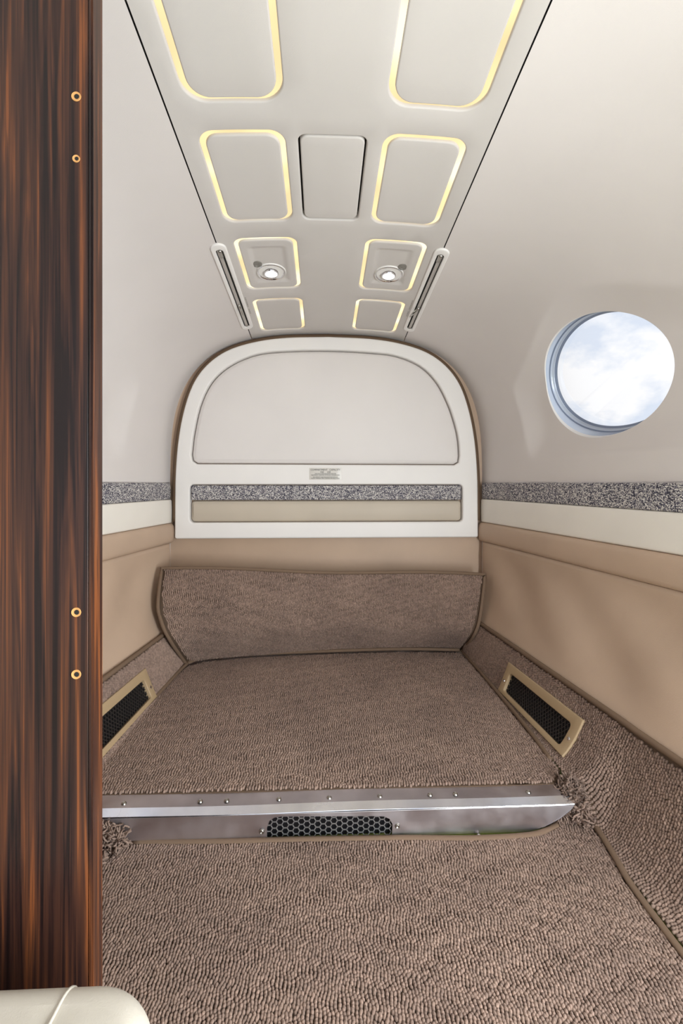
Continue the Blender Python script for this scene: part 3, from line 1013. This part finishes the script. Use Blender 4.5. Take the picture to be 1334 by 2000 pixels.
# carpet flap leaning against the bulkhead
def evenly(P, k=48):
    """resample a polyline to even steps"""
    a = np.concatenate([[0], np.cumsum(np.linalg.norm(np.diff(P, axis=0), axis=1))])
    t = np.linspace(0, a[-1], k + 1)
    return np.stack([np.interp(t, a, P[:, q]) for q in range(3)], 1)


FL = evenly(spline([(-0.526, 1.455, 0.371), (-0.509, 1.375, 0.279), (-0.496, 1.368, 0.228), (-0.474, 1.375, 0.172), (-0.453, 1.468, 0.062)], 60))
FR = evenly(spline([(0.518, 1.49, 0.336), (0.5, 1.465, 0.261), (0.485, 1.45, 0.199), (0.47, 1.455, 0.148), (0.459, 1.545, 0.062)], 60))
NV = len(FL) - 1
def flap(u, v):
    """u across 0..1, v down 0..1"""
    f = v * NV; i = min(NV - 1, int(f)); k = f - i
    a = FL[i] * (1 - k) + FL[i + 1] * k; b_ = FR[i] * (1 - k) + FR[i + 1] * k
    # the middle lies a little further back and flatter than the sides
    p = a * (1 - u) + b_ * u
    p = p + np.array([0, 0.045 * max(0.0, sin(pi * u)) ** 0.5 * sin(pi * min(1, v)) + 0.055 * max(0.0, sin(pi * u)) ** 0.4 * v * v, 0.004 * sin(3 * pi * u) * (1 - v)])
    return p
t = thing('carpet_flap', 'brown loop-pile carpet flap leaning upright under the arched panel', 'carpet', 'brown loop-pile carpets')
V, F = [], []
nu, nv = 50, 30
for i in range(nu + 1):
    for j in range(nv + 1):
        V.append(flap(i / nu, j / nv))
for i in range(nu):
    for j in range(nv):
        a = i * (nv + 1) + j; F.append((a, a + 1, a + nv + 2, a + nv + 1))
o = fix_normals(mesh('backing', V, F, M['backing'], t))
sol = o.modifiers.new('thickness', 'SOLIDIFY'); sol.thickness = 0.006; sol.offset = 1 if o.data.polygons[0].normal.y > 0 else -1
pts, tans, nors = [], [], []
W, H = 1.03, 0.36
nr, nc = int(W / 0.0052), int(H / 0.0048)
for i in range(1, nr):
    for j in range(1, nc):
        u = i / nr; v = (j + 0.5 * (i % 2)) / nc + random.uniform(-0.1, 0.1) / nc
        uu = u + float(warp(u * W, v * H)) / W
        if not (0.008 < uu < 0.992 and 0.015 < v < 0.985):
            continue
        p = flap(uu, v); du = flap(min(1, uu + 0.01), v) - p; dv = flap(uu, min(1, v + 0.02)) - flap(uu, max(0, v - 0.02))
        n_ = np.cross(du, dv); n_ /= np.linalg.norm(n_)
        if n_[1] > 0:
            n_ = -n_
        pts.append(p + n_ * 0.001); tans.append(dv / np.linalg.norm(dv)); nors.append(n_)
pile(t, pts, tans, nors, 1.10)
edge = [flap(0, v) for v in np.linspace(1, 0, 30)] + [flap(u, 0) for u in np.linspace(0.01, 0.99, 30)] + [flap(1, v) for v in np.linspace(0, 1, 30)]
tube('binding', [p + np.array([0, -0.002, 0]) for p in edge], 0.0055, M['binding'], t, 8)


def tuft(parent, centre, rad, n_, name='frayed_edge'):
    """loose yarn ends"""
    V, F = [], []
    for _ in range(int(n_ * 1.5)):
        d = rng.normal(size=3); d /= np.linalg.norm(d)
        p = np.array(centre) + d * np.array(rad) * rng.uniform(0.5, 1) ** 0.5
        path = [p]
        dirn = rng.normal(size=3) + np.array([0, -0.4, 0.5]); dirn /= np.linalg.norm(dirn)
        for k in range(5):
            dirn = dirn + rng.normal(size=3) * 0.55; dirn /= np.linalg.norm(dirn)
            path.append(path[-1] + dirn * 0.0042)
        r_ = 0.0015
        b0 = len(V)
        for i, q in enumerate(path):
            t_ = path[min(i + 1, 5)] - path[max(i - 1, 0)]; t_ /= np.linalg.norm(t_)
            s_ = np.cross(t_, [0.3, 0.5, 0.8]); s_ /= np.linalg.norm(s_); w_ = np.cross(s_, t_)
            for j in range(5):
                a = 2 * pi * j / 5; V.append(q + r_ * (cos(a) * s_ + sin(a) * w_))
        for i in range(5):
            for j in range(5):
                F.append((b0 + i * 5 + j, b0 + i * 5 + (j + 1) % 5, b0 + (i + 1) * 5 + (j + 1) % 5, b0 + (i + 1) * 5 + j))
    o = fix_normals(mesh(name, V, F, M['loops'], parent)); o['kind'] = 'stuff'
    return o


# coved kick carpets under the leather, with the vents
for s, side in ((1, 'right'), (-1, 'left')):
    y0, y1 = (0.30, 1.52) if s > 0 else (0.50, 1.52)
    t = thing('kick_carpet', ('brown carpet strip coved up the wall below the tan leather under the window' if s > 0 else
                              'brown carpet strip coved up the wall beside the wood partition'), 'carpet', 'brown carpet strips along the side walls')
    V, F = [], []
    ys = np.linspace(y0, y1, 90); us = np.linspace(0, 1, 14)
    for Y in ys:
        for u in us:
            x, z = kick_xz(Y, u); V.append((s * (x + 0.001), Y, z))
    for i in range(89):
        for j in range(13):
            if 0.94 < ys[i] < 1.22 and 0.3 < us[j] < 0.72:
                continue
            a = i * 14 + j; F.append((a, a + 1, a + 15, a + 14))
    o = fix_normals(mesh('backing', V, F, M['backing'], t))
    pts, tans, nors = [], [], []
    Y = y0 + 0.2 if s > 0 else y0; i = 0
    while Y < y1:
        us_ = np.linspace(0, 1, 40); xz = np.array([kick_xz(Y, u) for u in us_])
        al = np.concatenate([[0], np.cumsum(np.linalg.norm(np.diff(xz, axis=0), axis=1))]); Ln = al[-1]
        pitch = 0.0050
        for j in range(int(Ln / pitch)):
            q = (j + 0.5 + 0.5 * (i % 2)) * pitch + random.uniform(-.0008, .0008)
            u = float(np.interp(q, al, us_))
            if not 0.01 < u < 0.955:
                continue
            YY = Y + 0.7 * float(warp(0.25 * Y, q + 0.15 * Y)) + random.uniform(-.0006, .0006)
            if 0.931 < YY < 1.235 and 0.24 < u < 0.80:
                continue
            x, z = kick_xz(YY, u); xa, za = kick_xz(YY, u + 0.02)
            d = np.array([s * (xa - x), 0, za - z]); d /= np.linalg.norm(d)
            n_ = np.array([-s * d[2], 0, abs(d[0])]); n_ /= np.linalg.norm(n_)
            pts.append((s * x + n_[0] * 0.0005, YY, z + n_[2] * 0.0005)); tans.append(d); nors.append(n_)
        Y += 0.0050; i += 1
    pile(t, pts, tans, nors, 1.08, 0.15)
    tube('binding', [(s * (kick_xz(Y, 0.985)[0] + 0.000), Y, kick_xz(Y, 0.985)[1] + 0.001) for Y in np.linspace(y0, y1, 70)], 0.0062, M['binding'], t, 8)
    if s > 0:
        tuft(t, (0.452, 0.852, 0.048), (0.020, 0.020, 0.020), 320)
        tuft(t, (0.425, 0.842, 0.020), (0.026, 0.014, 0.015), 200)
        tuft(t, (0.462, 0.842, 0.022), (0.016, 0.022, 0.022), 260)
    else:
        tuft(t, (-0.400, 0.800, 0.022), (0.038, 0.016, 0.020), 380)
        tuft(t, (-0.415, 0.755, 0.012), (0.030, 0.028, 0.010), 260)

    # recessed vent in the kick carpet
    g = thing('vent_grille', 'tan framed air vent with black mesh in the %s carpeted wall strip' % side, 'vent', 'floor-level air vents')
    def kmap(Yc, w, h, s=s):
        """Yc along the cabin, w the height along the cove in metres (0..0.12)"""
        u = 0.235 + 0.57 * w / 0.10
        x, z = kick_xz(Yc, u); xa, za = kick_xz(Yc, u + 0.01)
        d = np.array([xa - x, za - z]); d /= np.linalg.norm(d)
        return (s * (x - d[1] * h), Yc, z + d[0] * h)
    outer_ = densify([(0.928, 0.0), (1.238, 0.0), (1.238, 0.100), (0.928, 0.100)], 0.012)
    hole_ = round_rect(0.953, 1.214, 0.021, 0.081, 0.008, 4, 0.012)
    pad('frame', outer_, [hole_], kmap, 0.007, 0.002, M['grille_tan'], g, None, 0.02, 3, back=-0.004)
    P, T = fill(densify([(0.945, 0.012), (1.222, 0.012), (1.222, 0.09), (0.945, 0.09)], 0.02), (), 0.03)
    fix_normals(mesh('duct', [kmap(x, y, -0.009) for x, y in P], T, M['black'], g))
    # woven black mesh
    V, F = [], []
    def wire(a, b_, lift):
        nseg = 10; b0 = len(V)
        for i in range(nseg + 1):
            k = i / nseg; y_ = a[0] + (b_[0] - a[0]) * k; w_ = a[1] + (b_[1] - a[1]) * k
            h = 0.0005 + lift * 0.0016 * sin(i * pi)
            for dy_, dh in ((-0.0011, -0.0011), (0.0011, -0.0011), (0.0011, 0.0011), (-0.0011, 0.0011)):
                V.append(kmap(y_ + dy_, w_, h + dh - 0.002))
        for i in range(nseg):
            for j in range(4):
                j2 = (j + 1) % 4; F.append((b0 + i * 4 + j, b0 + i * 4 + j2, b0 + (i + 1) * 4 + j2, b0 + (i + 1) * 4 + j))
    for kdir in (1, -1):
        y_ = 0.90
        while y_ < 1.27:
            a, b_ = (y_, 0.018), (y_ + kdir * 0.045, 0.084)
            lo, hi = 0.948, 1.219
            if kdir < 0:
                a, b_ = (y_ + 0.045, 0.018), (y_, 0.084)
            # clip to the opening
            def clip(p, q):
                if p[0] < lo:
                    k = (lo - p[0]) / (q[0] - p[0]); return (lo, p[1] + k * (q[1] - p[1]))
                if p[0] > hi:
                    k = (hi - p[0]) / (q[0] - p[0]); return (hi, p[1] + k * (q[1] - p[1]))
                return p
            if min(a[0], b_[0]) < hi and max(a[0], b_[0]) > lo:
                a2, b2 = clip(a, b_), clip(b_, a); wire(a2, b2, kdir)
            y_ += 0.0105
    o = fix_normals(mesh('wire_mesh', V, F, M['vent_wire'], g, False)); o['kind'] = 'stuff'
    for Yc in (0.941, 1.227):
        p = Vector(kmap(Yc, 0.052, 0.0068)); ax = Vector(kmap(Yc, 0.052, 0.02)) - p
        lathe('screw', [(0.0042, 0.0), (0.0040, 0.0010), (0.0025, 0.0018), (0.0008, 0.0012), (0, 0.0012)], p, ax, M['chrome'], g, 14)

# ------------------------------------------------------------------ aluminium step
st = thing('step_sill', 'scratched aluminium step edge between the two floor levels', 'step')
xl, xr = -0.66, 0.440
prof = [(0.872, 0.0565), (0.8315, 0.0565), (0.8300, 0.0558), (0.8175, 0.0505), (0.8170, 0.0496)]
V, F = [], []
nx_ = 40
def xr_at(k): return [0.425, 0.430, 0.431, 0.442, 0.442][k]
for i in range(nx_ + 1):
    for k, (y, z) in enumerate(prof):
        X_ = xl + (xr_at(k) - xl) * i / nx_
        V.append((X_, y + 0.0006 * sin(X_ * 9), z + 0.0007 * sin(X_ * 13 + 1)))
m_ = len(prof); F2 = []
for i in range(nx_):
    for k in range(m_ - 1):
        (F2 if k == 0 else F).append((i * m_ + k, (i + 1) * m_ + k, (i + 1) * m_ + k + 1, i * m_ + k + 1))
sharp(fix_normals(mesh('flange', V, F2, M['alu_dull'], st)), 15)
nosing = sharp(fix_normals(mesh('nosing', V, F, M['alu_bright'], st)), 25)
YR = 0.8165
gh = [(-0.1195, 0.0030), (0.1045, 0.0030)]
gtop = [(0.1055, 0.024), (0.100, 0.034), (0.090, 0.0385), (0.076, 0.0395), (-0.094, 0.0435), (-0.106, 0.042), (-0.115, 0.036), (-0.1195, 0.024)]
hole = densify(gh + gtop, 0.01)
rise = densify([(-0.66, 0.0025), (0.355, 0.0025), (0.385, 0.010), (0.415, 0.024), (0.436, 0.040), (0.442, 0.0488), (-0.66, 0.0488)], 0.02)
pad('riser', rise, [hole], lambda x, z, h: (x, YR + 0.0015 - h, z), 0.0015, 0.0004, M['alu'], st, lambda x, z: 0.0008 * sin(11 * x) * sin(60 * z), 0.03, 2)
# dark duct behind the opening
box('duct', -0.13, 0.115, YR + 0.010, YR + 0.018, 0.001, 0.049, M['black'], st)
# expanded hexagonal mesh
V, F = [], []
cw, chh = 0.0097 * 2, 0.0112
def hexwire(p, q, r_=0.00075):
    b0 = len(V); p = np.array(p); q = np.array(q); d = q - p; d /= np.linalg.norm(d); nrm = np.array([-d[1], d[0]])
    p = p - d * r_ * 0.4; q = q + d * r_ * 0.4
    for e in (p, q):
        for a, b_ in ((-1, -1), (1, -1), (1, 1), (-1, 1)):
            pt = e + nrm * r_ * a; V.append((pt[0], YR + 0.0042 + b_ * r_ * 0.8, pt[1]))
    for j in range(4):
        j2 = (j + 1) % 4; F.append((b0 + j, b0 + j2, b0 + 4 + j2, b0 + 4 + j))
hx0 = -0.126
for col in range(26):
    for row in range(-1, 6):
        cx_ = hx0 + col * 0.0097; cz_ = 0.004 + row * chh + (chh / 2 if col % 2 else 0) - 0.0017 * (col / 26)
        hw, hd = 0.0065, 0.0032
        pts_ = [(cx_ + hw, cz_), (cx_ + hd, cz_ + chh / 2), (cx_ - hd, cz_ + chh / 2), (cx_ - hw, cz_)]
        for a, b_ in zip(pts_[:-1], pts_[1:]):
            if -0.127 < min(a[0], b_[0]) and max(a[0], b_[0]) < 0.113 and 0.001 < min(a[1], b_[1]) and max(a[1], b_[1]) < 0.047:
                hexwire(a, b_)
o = fix_normals(mesh('hex_grille', V, F, M['mesh_wire'], st, False)); o['kind'] = 'stuff'
def screw(p, ax, par, r_=0.0048):
    o = lathe('screw', [(r_, 0.0), (r_ * 0.92, r_ * 0.35), (r_ * 0.6, r_ * 0.6), (r_ * 0.3, r_ * 0.45), (0, r_ * 0.3)], p, ax, M['steel'], par, 16)
    return o
for sx in (-0.381, -0.244, -0.196, -0.101, -0.008, 0.086, 0.18, 0.228, 0.367):
    screw((sx, 0.8425, 0.0568), (0, 0, 1), st)
for sx, sz in ((-0.1285, 0.019), (0.1145, 0.0215)):
    screw((sx, YR - 0.0004, sz), (0, -1, 0), st)
screw((0.262, 0.8105, 0.001), (0, -0.3, 1), st, 0.005)

# ------------------------------------------------------------------ wood partition
pt_ = thing('partition', 'glossy striped dark wood partition standing along the photo\'s left side', 'partition')
PX, PY0, PY1 = -0.2425, 0.450, 0.4705
poly = [(PX, 0.004)]
zs = []
tx_ = np.linspace(PX, -0.64, 30)
poly += [(x, ceil_z(x, PY1) - 0.004) for x in tx_]
poly += [(-0.67, 0.60), (-0.67, 0.004)]
poly = densify(poly, 0.05)
inner_poly = [(max(-9, x) if x < PX - 0.001 else PX - 0.0045, z) for x, z in poly]
pad('board', inner_poly, [], lambda x, z, h: (x, PY1 - h, z), PY1 - PY0, 0.0008, M['wood'], pt_, None, 0.08, 2)
eg = box('edge_trim', PX - 0.0045, PX, PY0 - 0.0004, PY1, 0.004, ceil_z(PX, PY1) - 0.004, M['wood'], pt_, 0.0013)
for hz in (1.013, 0.953, 0.515, 0.455):
    big_ = 0.0046 if hz != 0.953 else 0.0036
    lathe('screw_hole', [(big_, 0.0), (big_ * 0.96, 0.0007), (big_ * 0.72, 0.0004), (big_ * 0.55, 0.0002)], (-0.258, PY0 - 0.0001, hz), (0, -1, 0), [M['hole']], pt_, 18)
    lathe('hole_core', [(big_ * 0.56, 0.0), (big_ * 0.5, 0.0005), (0, 0.0005)], (-0.2575, PY0 - 0.0001, hz), (0, -1, 0), [M['dark']], pt_, 14)

# ------------------------------------------------------------------ seat corner at the lower left
se = thing('seat', 'cream leather seat cushion with a seam in front of the wood partition', 'seat')
sc = round_rect(-0.60, -0.148, 0.06, 0.400, 0.060, 12, 0.012)
def seat_crown(x, y):
    e = min(x + 0.572, -0.176 - x, y - 0.088, 0.372 - y)
    d = abs(x + 0.230)
    return -0.0035 * math.exp(-(d / 0.004) ** 2) * sst(0, 0.006, e) + 0.007 * sst(-0.002, 0.09, e)
pad('cushion', sc, [], lambda x, y, h: (x, y, 0.139 + h), 0.085, 0.028, M['seat'], se, seat_crown, 0.009, 10)
sp = [(-0.230, y, 0.2238 + seat_crown(-0.2500, y)) for y in np.linspace(0.09, 0.371, 40)]
sp += [(-0.230, 0.372 + 0.028 * sin(a), 0.196 + 0.028 * cos(a)) for a in np.linspace(0.1, pi / 2, 8)] + [(-0.230, 0.400, 0.145)]
tube('seam', sp, 0.0014, M['seat'], se, 6)
box('seat_base', -0.59, -0.172, 0.075, 0.375, 0.009, 0.140, M['tan'], se, 0.006)
